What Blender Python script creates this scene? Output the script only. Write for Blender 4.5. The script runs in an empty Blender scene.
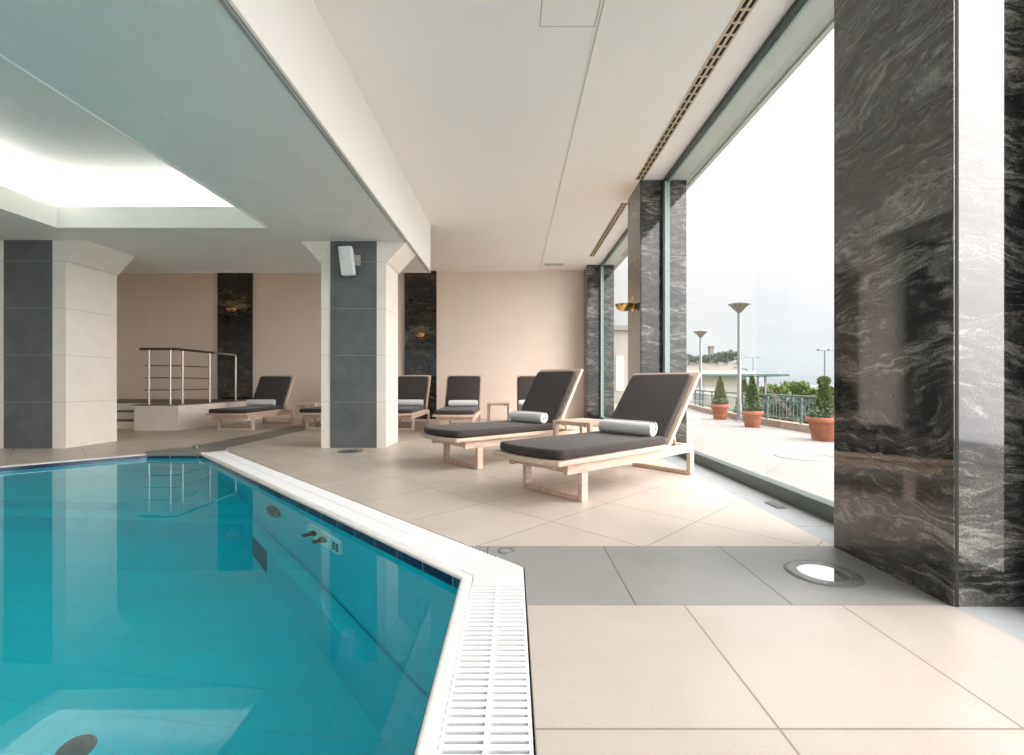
import bpy, bmesh, math, random
from mathutils import Vector, Matrix
R = math.radians
C = bpy.context.scene.collection
random.seed(7)

# ------------------------------------------------------------------ helpers
def mat(name):
    m = bpy.data.materials.new(name); m.use_nodes = True
    nt = m.node_tree
    return m, nt, nt.nodes['Principled BSDF']

def N(nt, typ, **kw):
    n = nt.nodes.new(typ)
    for k, v in kw.items():
        if k.startswith('i_'):
            key = k[2:]
            n.inputs[int(key) if key.isdigit() else key.replace('_', ' ')].default_value = v
        else:
            setattr(n, k, v)
    return n

def L(nt, a, b): nt.links.new(a, b)

def ramp(nt, fac, stops):
    r = N(nt, 'ShaderNodeValToRGB')
    el = r.color_ramp.elements
    while len(el) > 1: el.remove(el[-1])
    el[0].position = stops[0][0]; el[0].color = (*stops[0][1], 1)
    for p, c in stops[1:]:
        e = el.new(p); e.color = (*c, 1)
    L(nt, fac, r.inputs[0])
    return r.outputs[0]

def math_(nt, op, a, b=None, c=None):
    n = N(nt, 'ShaderNodeMath', operation=op)
    for i, v in enumerate((a, b, c)):
        if v is None: continue
        if isinstance(v, (int, float)): n.inputs[i].default_value = v
        else: L(nt, v, n.inputs[i])
    return n.outputs[0]

def mixc(nt, fac, a, b, blend='MIX'):
    n = N(nt, 'ShaderNodeMix', data_type='RGBA', blend_type=blend)
    for i, v in ((0, fac), (6, a), (7, b)):
        if isinstance(v, (int, float)): n.inputs[i].default_value = v
        elif isinstance(v, tuple): n.inputs[i].default_value = (*v, 1)
        else: L(nt, v, n.inputs[i])
    return n.outputs[2]

def objcoord(nt):
    tc = N(nt, 'ShaderNodeTexCoord')
    return tc.outputs['Object']

def sep(nt, v):
    s = N(nt, 'ShaderNodeSeparateXYZ'); L(nt, v, s.inputs[0]); return s.outputs

def noise(nt, vec, scale, detail=4, rough=.55, dist=0):
    n = N(nt, 'ShaderNodeTexNoise', i_Scale=scale, i_Detail=detail, i_Roughness=rough, i_Distortion=dist)
    L(nt, vec, n.inputs['Vector']); return n.outputs[0]

def bump(nt, b, h, strength=.2, dist=.01):
    n = N(nt, 'ShaderNodeBump', i_Strength=strength, i_Distance=dist)
    L(nt, h, n.inputs['Height']); L(nt, n.outputs[0], b.inputs['Normal'])

def joint(nt, coord, pitch, off, w):
    """1 on a joint line, 0 elsewhere"""
    a = math_(nt, 'SUBTRACT', coord, off - pitch / 2)
    a = math_(nt, 'FLOORED_MODULO', a, pitch)
    a = math_(nt, 'SUBTRACT', a, pitch / 2)
    a = math_(nt, 'ABSOLUTE', a)
    return math_(nt, 'LESS_THAN', a, w / 2)

def simple(name, col, rough=.5, metal=0, var=.08, scale=6, bmp=0, spec=.5, bscale=None):
    m, nt, b = mat(name)
    oc = objcoord(nt)
    n = noise(nt, oc, scale)
    c = ramp(nt, n, [(.25, tuple(x * (1 - var) for x in col)), (.75, tuple(min(1, x * (1 + var)) for x in col))])
    L(nt, c, b.inputs['Base Color'])
    b.inputs['Roughness'].default_value = rough; b.inputs['Metallic'].default_value = metal
    b.inputs['Specular IOR Level'].default_value = spec
    if bmp:
        bump(nt, b, noise(nt, oc, bscale or scale * 12, 3), bmp, .004)
    return m

class MB:
    def __init__(s): s.bm = bmesh.new()
    def box(s, x0, x1, y0, y1, z0, z1, bev=0, M=None):
        t = bmesh.new()
        v = [t.verts.new((x, y, z)) for x in (x0, x1) for y in (y0, y1) for z in (z0, z1)]
        for f in ((0, 1, 3, 2), (4, 6, 7, 5), (0, 4, 5, 1), (2, 3, 7, 6), (0, 2, 6, 4), (1, 5, 7, 3)):
            t.faces.new([v[i] for i in f])
        bmesh.ops.recalc_face_normals(t, faces=t.faces)
        if bev: bmesh.ops.bevel(t, geom=t.edges[:], offset=bev, segments=2, affect='EDGES', profile=.5)
        s._add(t, M); return s
    def _add(s, t, M=None):
        if M is not None: bmesh.ops.transform(t, matrix=M, verts=t.verts)
        me = bpy.data.meshes.new('tmp'); t.to_mesh(me); t.free()
        s.bm.from_mesh(me); bpy.data.meshes.remove(me)
    def poly(s, pts, flip=False):
        v = [s.bm.verts.new(p) for p in (pts[::-1] if flip else pts)]
        return s.bm.faces.new(v)
    def prism(s, outline, z0, z1, bev=0, seg=3, M=None):
        t = bmesh.new()
        f = t.faces.new([t.verts.new((x, y, z0)) for x, y in outline])
        r = bmesh.ops.extrude_face_region(t, geom=[f])
        vs = [g for g in r['geom'] if isinstance(g, bmesh.types.BMVert)]
        bmesh.ops.translate(t, vec=(0, 0, z1 - z0), verts=vs)
        bmesh.ops.recalc_face_normals(t, faces=t.faces)
        if bev:
            ed = [e for e in t.edges if abs(e.verts[0].co.z - e.verts[1].co.z) < 1e-6]
            bmesh.ops.bevel(t, geom=ed, offset=bev, segments=seg, affect='EDGES', profile=.5)
        s._add(t, M); return s
    def tube(s, pts, r, seg=10, caps=True):
        pts = [Vector(p) for p in pts]; n = len(pts); rings = []
        rr = r if isinstance(r, (list, tuple)) else [r] * n
        for i, p in enumerate(pts):
            d = (pts[min(i + 1, n - 1)] - pts[max(i - 1, 0)]).normalized()
            up = Vector((0, 0, 1)) if abs(d.z) < .95 else Vector((1, 0, 0))
            a = d.cross(up).normalized(); b = d.cross(a).normalized()
            rings.append([s.bm.verts.new(p + (a * math.cos(2 * math.pi * k / seg) + b * math.sin(2 * math.pi * k / seg)) * rr[i]) for k in range(seg)])
        for A, B in zip(rings, rings[1:]):
            for k in range(seg):
                s.bm.faces.new((A[k], A[(k + 1) % seg], B[(k + 1) % seg], B[k]))
        if caps:
            s.bm.faces.new(rings[0][::-1]); s.bm.faces.new(rings[-1])
        return s
    def lathe(s, prof, seg=32, M=None, loc=(0, 0, 0)):
        t = bmesh.new(); rings = []
        for r, z in prof:
            if r < 1e-6: rings.append([t.verts.new((0, 0, z))])
            else: rings.append([t.verts.new((r * math.cos(2 * math.pi * k / seg), r * math.sin(2 * math.pi * k / seg), z)) for k in range(seg)])
        for A, B in zip(rings, rings[1:]):
            for k in range(seg):
                q = []
                for v in (A[k % len(A)], A[(k + 1) % len(A)], B[(k + 1) % len(B)], B[k % len(B)]):
                    if v not in q: q.append(v)
                if len(q) > 2: t.faces.new(q)
        bmesh.ops.recalc_face_normals(t, faces=t.faces)
        if M is None: M = Matrix.Translation(loc)
        s._add(t, M); return s
    def build(s, name, m, parent=None, loc=None, smooth=False, fix=True):
        if fix: bmesh.ops.recalc_face_normals(s.bm, faces=s.bm.faces)
        me = bpy.data.meshes.new(name); s.bm.to_mesh(me); s.bm.free()
        for x in (m if isinstance(m, list) else [m]): me.materials.append(x)
        o = bpy.data.objects.new(name, me); C.objects.link(o)
        if smooth:
            me.polygons.foreach_set('use_smooth', [True] * len(me.polygons))
            me.set_sharp_from_angle(angle=R(40))
        if parent: o.parent = parent
        if loc: o.location = loc
        return o

def tag(o, label=None, cat=None, group=None, kind=None):
    if label: o['label'] = label
    if cat: o['category'] = cat
    if group: o['group'] = group
    if kind: o['kind'] = kind
    return o

def thing(name, label, cat, loc=(0, 0, 0), rz=0, group=None):
    o = bpy.data.objects.new(name, None); C.objects.link(o)
    o.location = loc; o.rotation_euler = (0, 0, rz); o.empty_display_size = .1
    return tag(o, label, cat, group)

def struct(o, label=None, cat=None):
    return tag(o, label, cat, None, 'structure')

# ------------------------------------------------------------------ materials
M = {}
M['ceiling'] = simple('ceiling paint', (.90, .875, .86), .75, var=.012, scale=1.5, bmp=.03, bscale=60)
def soffit_mat():
    m, nt, b = mat('soffit plaster board')
    oc = objcoord(nt); x, y, z = sep(nt, oc)
    n = noise(nt, oc, 2.2, 6, .65, .6)
    base = ramp(nt, n, [(.3, (.78, .75, .72)), (.7, (.85, .82, .79))])
    j = joint(nt, x, .525, -1.985, .007)
    j2 = joint(nt, y, 2.4, 1.9, .006)
    jj = math_(nt, 'MAXIMUM', j, j2)
    c = mixc(nt, math_(nt, 'MULTIPLY', jj, .35), base, (.92, .90, .88))
    L(nt, c, b.inputs['Base Color']); b.inputs['Roughness'].default_value = .6
    h = math_(nt, 'ADD', math_(nt, 'MULTIPLY', noise(nt, oc, 45, 5), .4), jj)
    bump(nt, b, h, .22, .006)
    return m
M['soffit'] = soffit_mat()
M['fascia'] = simple('fascia paint', (.82, .80, .78), .7, var=.01, scale=2)
M['trim_white'] = simple('white trim', (.80, .80, .77), .45, var=.02)
M['trim_grey'] = simple('grey metal trim', (.46, .46, .44), .4, .3, var=.05)
M['wall'] = simple('beige wall plaster', (.73, .63, .55), .8, var=.03, scale=2.5, bmp=.06, bscale=90)

def granite(dark=1.0, ior=1.8):
    m, nt, b = mat('polished veined granite')
    oc = objcoord(nt)
    mp = N(nt, 'ShaderNodeMapping'); L(nt, oc, mp.inputs[0])
    mp.inputs['Rotation'].default_value = (R(14), R(-16), 0)
    mp.inputs['Scale'].default_value = (1, 1, 2.1)
    v = mp.outputs[0]
    x, y, z = sep(nt, v)
    warp = noise(nt, v, 1.5, 3, .5, .4)
    warp2 = noise(nt, v, 6, 4, .6, .8)
    zz = math_(nt, 'ADD', z, math_(nt, 'MULTIPLY', warp, .75))
    zz = math_(nt, 'ADD', zz, math_(nt, 'MULTIPLY', warp2, .11))
    cb = N(nt, 'ShaderNodeCombineXYZ'); L(nt, zz, cb.inputs[2])
    L(nt, math_(nt, 'MULTIPLY', x, .35), cb.inputs[0]); L(nt, math_(nt, 'MULTIPLY', y, .35), cb.inputs[1])
    band = noise(nt, cb.outputs[0], 21, 4, .6, .15)
    broad = noise(nt, cb.outputs[0], 3.4, 3, .5, .2)
    fine = noise(nt, oc, 150, 2, .6)
    t = math_(nt, 'ADD', math_(nt, 'MULTIPLY', band, .75), math_(nt, 'MULTIPLY', broad, .45))
    t = math_(nt, 'ADD', t, math_(nt, 'MULTIPLY', math_(nt, 'SUBTRACT', fine, .5), .32))
    c = ramp(nt, t, [(p, tuple(v * dark for v in q)) for p, q in ((.46, (.010, .011, .010)), (.56, (.026, .027, .025)), (.65, (.066, .063, .056)), (.76, (.20, .195, .18)))])
    s = sep(nt, oc)
    j = joint(nt, s[2], .65, .57, .004)
    c = mixc(nt, j, c, (.012, .012, .012))
    L(nt, c, b.inputs['Base Color'])
    b.inputs['Roughness'].default_value = .05
    b.inputs['IOR'].default_value = ior
    return m
M['granite'] = granite(); M['granite_dark'] = granite(.4, 1.5)
M['slate'] = None
def clad(name, c1, c2, rough, bstr, jcol):
    m, nt, b = mat(name)
    oc = objcoord(nt); s = sep(nt, oc)
    n = noise(nt, oc, 3.5, 7, .65, .5)
    base = ramp(nt, n, [(.3, c1), (.7, c2)])
    j = joint(nt, s[2], .648, .636, .007)
    L(nt, mixc(nt, j, base, jcol), b.inputs['Base Color'])
    b.inputs['Roughness'].default_value = rough
    h = math_(nt, 'SUBTRACT', math_(nt, 'MULTIPLY', noise(nt, oc, 60, 4), .5), j)
    bump(nt, b, h, bstr, .006)
    return m
M['slate'] = clad('dark slate cladding', (.075, .088, .088), (.12, .132, .13), .5, .3, (.22, .23, .22))
M['column_tile'] = clad('cream column tile', (.74, .68, .62), (.81, .75, .69), .45, .08, (.52, .48, .42))

def floor_mat(name, c1, c2, p1, o1, p2, o2, rot, jc, rough=.38, w=.007, gloss=.4):
    m, nt, b = mat(name)
    oc = objcoord(nt); x, y, z = sep(nt, oc)
    if rot:
        a = math_(nt, 'ADD', x, y); d = math_(nt, 'SUBTRACT', y, x)
        w1 = w * 1.414
    else: a, d, w1 = x, y, w
    j = math_(nt, 'MAXIMUM', joint(nt, a, p1, o1, w1), joint(nt, d, p2, o2, w1)) if p2 else joint(nt, a, p1, o1, w1)
    # each tile its own slight tone
    ca = math_(nt, 'FLOOR', math_(nt, 'DIVIDE', math_(nt, 'SUBTRACT', a, o1), p1))
    cd = math_(nt, 'FLOOR', math_(nt, 'DIVIDE', math_(nt, 'SUBTRACT', d, o2), p2 or 1))
    cb = N(nt, 'ShaderNodeCombineXYZ'); L(nt, ca, cb.inputs[0]); L(nt, cd, cb.inputs[1])
    wn = N(nt, 'ShaderNodeTexWhiteNoise', noise_dimensions='3D'); L(nt, cb.outputs[0], wn.inputs['Vector'])
    big = noise(nt, oc, 1.6, 6, .62, .8)
    fine = noise(nt, oc, 160, 2, .6)
    t = math_(nt, 'ADD', math_(nt, 'MULTIPLY', big, .8), math_(nt, 'MULTIPLY', wn.outputs[0], .12))
    t = math_(nt, 'ADD', t, math_(nt, 'MULTIPLY', math_(nt, 'SUBTRACT', fine, .5), .6))
    base = ramp(nt, t, [(.25, c1), (.7, c2)])
    L(nt, mixc(nt, j, base, jc), b.inputs['Base Color'])
    b.inputs['Roughness'].default_value = rough
    b.inputs['Specular IOR Level'].default_value = gloss
    h = math_(nt, 'SUBTRACT', math_(nt, 'MULTIPLY', fine, .25), j)
    bump(nt, b, h, .2, .003)
    return m
BE1, BE2, BJ = (.48, .420, .365), (.61, .548, .49), (.24, .205, .165)
M['floor_front'] = floor_mat('beige floor tile square', (.415, .368, .332), (.505, .457, .420), .6375, .0555, .671, 1.202, False, BJ)
M['floor_diag'] = floor_mat('beige floor tile diagonal', BE1, BE2, .94, 3.25, .94, 1.81, True, BJ)
M['floor_grey'] = floor_mat('grey stone tile', (.225, .228, .222), (.305, .305, .295), .635, .498, 0, 0, False, (.10, .10, .10), .42)
M['floor_strip'] = floor_mat('grey stone strip', (.30, .32, .33), (.39, .41, .42), 40, .3, .9, .2, False, (.14, .14, .14), .3)
M['floor_band'] = floor_mat('grey stone band', (.19, .18, .165), (.25, .24, .22), 40, .3, .67, .2, False, (.1, .1, .1), .4)

def pool_tile():
    m, nt, b = mat('turquoise pool tile')
    oc = objcoord(nt); x, y, z = sep(nt, oc)
    br = N(nt, 'ShaderNodeTexBrick', i_Scale=1.0)
    br.inputs['Brick Width'].default_value = .49; br.inputs['Row Height'].default_value = .245
    br.inputs['Mortar Size'].default_value = .004; br.inputs['Mortar Smooth'].default_value = .1
    br.inputs['Color1'].default_value = (.003, .70, .80, 1); br.inputs['Color2'].default_value = (.003, .67, .78, 1)
    br.inputs['Mortar'].default_value = (.003, .58, .67, 1)
    cb = N(nt, 'ShaderNodeCombineXYZ'); L(nt, x, cb.inputs[0])
    L(nt, math_(nt, 'ADD', y, z), cb.inputs[1])
    L(nt, cb.outputs[0], br.inputs['Vector'])
    n = noise(nt, oc, 1.1, 3)
    c = mixc(nt, math_(nt, 'MULTIPLY', n, .25), br.outputs[0], (.002, .64, .78))
    L(nt, c, b.inputs['Base Color']); b.inputs['Roughness'].default_value = .4
    return m
M['pool'] = pool_tile()
def navy_tile():
    m, nt, b = mat('navy waterline tile')
    oc = objcoord(nt); x, y, z = sep(nt, oc)
    d = math_(nt, 'SUBTRACT', y, x)
    c = math_(nt, 'FLOOR', math_(nt, 'DIVIDE', d, .35))
    wn = N(nt, 'ShaderNodeTexWhiteNoise', noise_dimensions='1D'); L(nt, c, wn.inputs['W'])
    base = ramp(nt, wn.outputs[0], [(0, (.006, .012, .05)), (.8, (.012, .022, .075)), (1, (.05, .07, .13))])
    j = joint(nt, d, .35, 0, .008)
    L(nt, mixc(nt, j, base, (.3, .33, .36)), b.inputs['Base Color'])
    b.inputs['Roughness'].default_value = .12
    return m
M['navy'] = navy_tile()

def water():
    m, nt, b = mat('clear pool water')
    nt.nodes.remove(b)
    g = N(nt, 'ShaderNodeBsdfGlass', i_Roughness=0.0, i_IOR=1.333)
    g.inputs['Color'].default_value = (.90, .985, .99, 1)
    oc = objcoord(nt)
    bp = N(nt, 'ShaderNodeBump', i_Strength=.12, i_Distance=.004)
    L(nt, noise(nt, oc, 2.2, 2), bp.inputs['Height']); L(nt, bp.outputs[0], g.inputs['Normal'])
    L(nt, g.outputs[0], nt.nodes['Material Output'].inputs[0])
    return m
M['water'] = water()

def pane(name, tint, ior=1.5, refl=1.0):
    m, nt, b = mat(name); nt.nodes.remove(b)
    t = N(nt, 'ShaderNodeBsdfTransparent'); t.inputs[0].default_value = (*tint, 1)
    g = N(nt, 'ShaderNodeBsdfGlossy', i_Roughness=0.0); g.inputs[0].default_value = (1, 1, 1, 1)
    f = N(nt, 'ShaderNodeFresnel')
    ge = N(nt, 'ShaderNodeNewGeometry')      # same reflectance from both faces of the thin pane
    k = math_(nt, 'ADD', ior, math_(nt, 'MULTIPLY', ge.outputs['Backfacing'], 1 / ior - ior))
    L(nt, k, f.inputs['IOR'])
    mx = N(nt, 'ShaderNodeMixShader')
    L(nt, f.outputs[0], mx.inputs[0]); L(nt, t.outputs[0], mx.inputs[1]); L(nt, g.outputs[0], mx.inputs[2])
    L(nt, mx.outputs[0], nt.nodes['Material Output'].inputs[0])
    return m
M['glass'] = pane('green tinted window glass', (.70, .90, .86), 1.36)

def wood():
    m, nt, b = mat('bleached teak')
    oc = objcoord(nt)
    mp = N(nt, 'ShaderNodeMapping'); L(nt, oc, mp.inputs[0]); mp.inputs['Scale'].default_value = (3, 26, 26)
    n = noise(nt, mp.outputs[0], 1.6, 5, .6, .5)
    c = ramp(nt, n, [(.25, (.45, .325, .25)), (.55, (.61, .475, .385)), (.8, (.74, .63, .54))])
    L(nt, c, b.inputs['Base Color']); b.inputs['Roughness'].default_value = .5
    bump(nt, b, n, .08, .002)
    return m
M['wood'] = wood()
def fabric(name, col, s=900, var=.2, bstr=.25):
    m, nt, b = mat(name)
    oc = objcoord(nt)
    wv = noise(nt, oc, s, 2, .7); big = noise(nt, oc, 5, 4)
    t = math_(nt, 'ADD', math_(nt, 'MULTIPLY', wv, .6), math_(nt, 'MULTIPLY', big, .4))
    c = ramp(nt, t, [(.3, tuple(x * (1 - var) for x in col)), (.7, tuple(min(1, x * (1 + var)) for x in col))])
    L(nt, c, b.inputs['Base Color']); b.inputs['Roughness'].default_value = .9
    b.inputs['Sheen Weight'].default_value = .12
    bump(nt, b, math_(nt, 'ADD', math_(nt, 'MULTIPLY', noise(nt, oc, 9, 3), 3), wv), bstr, .002)
    return m
M['cushion'] = fabric('charcoal brown cushion cloth', (.038, .0305, .0285))
M['towel'] = fabric('pale grey terry towel', (.66, .67, .675), 260, .08, .7)
M['chrome'] = simple('brushed steel', (.45, .43, .405), .3, 1, var=.05)
M['bronze_rail'] = simple('dark bronze handrail', (.10, .075, .06), .3, .8, var=.1)
M['brass'] = simple('polished brass', (.72, .50, .22), .18, 1, var=.06)
M['white_plastic'] = simple('white grating plastic', (.72, .73, .74), .42, var=.02)
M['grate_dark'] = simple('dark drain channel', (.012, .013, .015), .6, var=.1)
M['grate_beige'] = simple('beige grating plastic', (.50, .45, .38), .5, var=.03)
M['cope'] = simple('white glazed coping', (.78, .775, .76), .25, var=.03, scale=9)
M['frame'] = simple('dark green window frame', (.030, .045, .040), .35, .2, var=.1)
M['sill'] = simple('grey green window sill', (.085, .115, .10), .38, .2, var=.12)
M['seal'] = simple('pale glazing bead', (.26, .34, .32), .4, var=.05)
M['eave'] = simple('grey eave render', (.50, .50, .475), .7, var=.05)
M['terrace'] = floor_mat('pale terrace paving', (.205, .196, .186), (.26, .25, .238), 1.3, .2, 1.3, .4, False, (.17, .16, .15), .7, .008, .2)
M['curb'] = simple('sandstone curb', (.27, .205, .155), .8, var=.1, scale=4)
M['terracotta'] = simple('terracotta', (.33, .12, .065), .75, var=.12, scale=9, bmp=.1)
M['soil'] = simple('potting soil', (.03, .022, .016), .95, var=.3, scale=40)
def leafmat(name, a, bcol):
    m, nt, b = mat(name)
    oi = N(nt, 'ShaderNodeTexCoord')
    n = noise(nt, oi.outputs['Object'], 14, 3)
    L(nt, ramp(nt, n, [(.3, a), (.7, bcol)]), b.inputs['Base Color']); b.inputs['Roughness'].default_value = .7
    return m
M['leaf'] = leafmat('conifer foliage', (.075, .125, .03), (.16, .21, .075))
M['leaf_pale'] = leafmat('pale underplanting leaves', (.14, .19, .11), (.23, .29, .19))
M['leaf_tree'] = leafmat('broad tree foliage', (.06, .11, .025), (.17, .22, .075))
M['leaf_blue'] = leafmat('blue grey shrub foliage', (.05, .085, .065), (.10, .145, .115))
M['bark'] = simple('bark', (.07, .05, .035), .9, var=.2, scale=12)
M['metal_grey'] = simple('galvanised post', (.22, .23, .235), .45, .5, var=.06)
M['rail_out'] = simple('grey green railing paint', (.10, .125, .12), .5, .2, var=.08)
M['render_white'] = simple('cream building render', (.33, .32, .29), .85, var=.04, scale=1)
M['roof_green'] = simple('green canopy metal', (.03, .10, .085), .5, .1, var=.1)
M['dark_glass'] = simple('dark facade glass', (.05, .06, .065), .1, var=.1)
M['ground'] = simple('pale dry lawn', (.19, .20, .13), .95, var=.2, scale=.4)
M['sea'] = simple('pale sea', (.16, .21, .26), .35, var=.08, scale=.01)
M['speaker'] = simple('white speaker cabinet', (.74, .75, .75), .45, var=.02)
M['ring'] = simple('dull steel floor ring', (.20, .21, .21), .35, .5, var=.1)
M['black'] = simple('black plastic', (.012, .012, .012), .4, var=.2)
M['slot'] = simple('dark slot shade and joint', (.012, .010, .009), .8, var=.2)
M['vent'] = simple('beige anodised vent', (.56, .45, .34), .4, .3, var=.06)
def emis(name, col, s):
    m, nt, b = mat(name)
    b.inputs['Base Color'].default_value = (*col, 1)
    b.inputs['Emission Color'].default_value = (*col, 1); b.inputs['Emission Strength'].default_value = s
    return m
M['led'] = emis('cove led strip', (1, 1, .97), 6)
M['bulb'] = emis('warm sconce bulb', (1, .72, .40), 90)
M['lens'] = simple('mirror floor light glass', (.85, .88, .88), .03, .92, var=.01)

# ------------------------------------------------------------------ measured places (metres; camera 0.9 m up at the origin, looking along +Y)
X_STRIP, X_GLASS, X_OUT = 1.772, 2.10, 2.42
Y_BACK, Z_CEIL, Z_SOF = 11.6, 3.73, 2.867
Y_PIL = (-2.74, 1.858, 6.44, 11.06); DP = .695
Y_REAR = -7.5; X_LEFT = -10.5
FAS_X, SOF_Y = -1.463, 8.19
S_IN, S_OUT = 1.89, 2.3086           # x+y of the inner and outer right pool edge
D_IN, D_OUT = 10.45, 10.64          # y-x of the inner and outer left pool edge
PX = -8.29                            # far left pool side (mirrors x=-.24 about the pool axis)
Y_POOL0 = -3.0

# ------------------------------------------------------------------ floor
def sheet(name, pts, m, z=0, parent=None):
    b = MB(); b.poly([(x, y, z) for x, y in pts]); o = b.build(name, m, parent, fix=False)
    return o
def fl(pts, m): struct(sheet('floor', pts, m))
fl([(.056, Y_REAR), (X_STRIP, Y_REAR), (X_STRIP, 1.873), (.056, 1.873)], M['floor_front'])
fl([(.056, 1.873), (X_STRIP, 1.873), (X_STRIP, 2.551), (S_OUT - 2.551, 2.551), (.056, S_OUT - .056)], M['floor_grey'])
fl([(S_OUT - 2.551, 2.551), (X_STRIP, 2.551), (X_STRIP, Y_BACK), (-3.97, Y_BACK), (-3.97, S_OUT + 3.97)], M['floor_diag'])
fl([(-3.97, S_OUT + 3.97), (-3.97, Y_BACK), (-4.55, Y_BACK), (-4.55, D_OUT - 4.55)], M['floor_band'])
fl([(-4.55, D_OUT - 4.55), (-4.55, Y_BACK), (X_LEFT, Y_BACK), (X_LEFT, 2.2), (-8.43, 2.2), (-8.43, D_OUT - 8.43)], M['floor_diag'])
fl([(-8.43, Y_REAR), (-8.43, 2.2), (X_LEFT, 2.2), (X_LEFT, Y_REAR)], M['floor_diag'])
fl([(-8.43, Y_REAR), (.056, Y_REAR), (.056, Y_POOL0 - .02), (-8.43, Y_POOL0 - .02)], M['floor_diag'])
fl([(X_STRIP, Y_REAR), (2.16, Y_REAR), (2.16, Y_BACK + .2), (X_STRIP, Y_BACK + .2)], M['floor_strip'])

# ------------------------------------------------------------------ pool basin
inner = [(-.24, Y_POOL0), (-.24, 2.13), (-3.94, 5.83), (-4.62, 5.83), (PX, 2.16), (PX, Y_POOL0)]
ZW, ZL, ZF = -.048, -1.22, -1.66
b = MB()
for (x0, y0), (x1, y1) in zip(inner, inner[1:] + inner[:1]):
    b.poly([(x0, y0, -.02), (x1, y1, -.02), (x1, y1, ZF), (x0, y0, ZF)])
b.poly([(x, y, ZF) for x, y in inner])
struct(b.build('floor', M['pool'], fix=True))
# underwater ledge along the right wall, and entry steps across the far corner
led = S_IN - .17
b = MB()
b.prism([(-.242, 2.12), (led - 4.0, 4.0), (led - 4.6, 4.6), (S_IN - 4.6 , 4.6), (-.242, S_IN + .242)][::1] if False else
        [(-.245, led + .245), (led - 4.165, 4.165), (S_IN - .01 - 4.165, 4.165), (-.245, S_IN + .235)], ZF - .01, ZL)
b.prism([(-.245, Y_POOL0 + .01), (-.245, led + .3), (-.36, led + .36), (-.36, Y_POOL0 + .01)], ZF - .01, ZL)
struct(b.build('pool_ledge', M['pool']))
b = MB()
b.prism([(S_IN + .004 - 4.17, 4.17), (S_IN + .004 - 4.6, 4.6), (D_IN * -1 + 4.6, 4.6), (D_IN * -1 + 4.19, 4.17)], ZF - .01, ZL)
b.prism([(S_IN + .004 - 4.39, 4.39), (-3.938, 5.828), (-4.61, 5.81), (-D_IN + 4.41, 4.39)], ZF - .01, ZW - .88)
struct(b.build('pool_step', M['pool']))
# navy band under the coping
b = MB()
def strip3(p, q, off, z0, z1):
    d = Vector((q[0] - p[0], q[1] - p[1])).normalized(); n = Vector((d.y, -d.x)) * off
    # n points away; use the side towards the pool centre
    c = Vector((-4.28, 1.5)) - Vector(p)
    if n.dot(c) < 0: n = -n
    b.poly([(p[0] + n.x, p[1] + n.y, z0), (q[0] + n.x, q[1] + n.y, z0), (q[0] + n.x, q[1] + n.y, z1), (p[0] + n.x, p[1] + n.y, z1)])
for p, q in zip(inner[:-1], inner[1:]): strip3(p, q, .004, -.066, -.008)
struct(b.build('trim_1', M['navy']))
b = MB(); b.prism([(led - 3.68 - .004, 3.68 - .004), (led - 3.68 + .006, 3.68 + .006), (led - 3.93 + .006, 3.93 + .006), (led - 3.93 - .004, 3.93 - .004)], ZF + .06, ZL - .03)
struct(b.build('trim_2', simple('dark teal accent tile', (.006, .07, .12), .3)))

tag(sheet('pool_water', inner, M['water'], ZW), 'still turquoise pool water filling the indoor pool', 'water', kind='stuff')

# ------------------------------------------------------------------ coping and overflow gratings
def offpath(k):   # pool outline pushed out by k
    return [(-.24 + k, Y_POOL0), (-.24 + k, 2.13 + k * .4142), (-3.94 + k * .707, 5.83 + k * .707)]
b = MB()
a, c = offpath(0), offpath(.055)
prof = [(.002, -.02), (-.003, -.010), (.002, -.002), (.012, .002), (.040, .002), (.055, .0), (.055, -.03)]
rows = [[(x, y, z) for x, y in offpath(k)] for k, z in prof]
def loft(b, rows):
    vs = [[b.bm.verts.new(p) for p in r] for r in rows]
    for A, B in zip(vs, vs[1:]):
        for i in range(len(A) - 1): b.bm.faces.new((A[i], A[i + 1], B[i + 1], B[i]))
loft(b, rows)
def offl(k): return [(-4.62 - k * .707, 5.83 + k * .707), (PX - k * .707 + (0), 2.16 + k * .707 - 0), (PX - k, 2.16 + k * .4142), (PX - k, Y_POOL0)]
rows = [[(x, y, z) for x, y in (offl(k)[0], offl(k)[2], offl(k)[3])] for k, z in prof]
loft(b, rows)
struct(b.build('trim_3', M['cope'], smooth=True))
# dark channel under the gratings
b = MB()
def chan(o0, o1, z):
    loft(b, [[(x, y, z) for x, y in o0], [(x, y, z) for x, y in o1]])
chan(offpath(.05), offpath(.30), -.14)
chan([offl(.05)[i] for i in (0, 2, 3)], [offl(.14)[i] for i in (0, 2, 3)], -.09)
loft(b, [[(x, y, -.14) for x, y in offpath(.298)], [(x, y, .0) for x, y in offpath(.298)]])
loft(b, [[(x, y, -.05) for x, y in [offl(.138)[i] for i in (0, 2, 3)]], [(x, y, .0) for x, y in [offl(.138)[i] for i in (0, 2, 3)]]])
struct(b.build('trim_4', M['grate_dark']))

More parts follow.
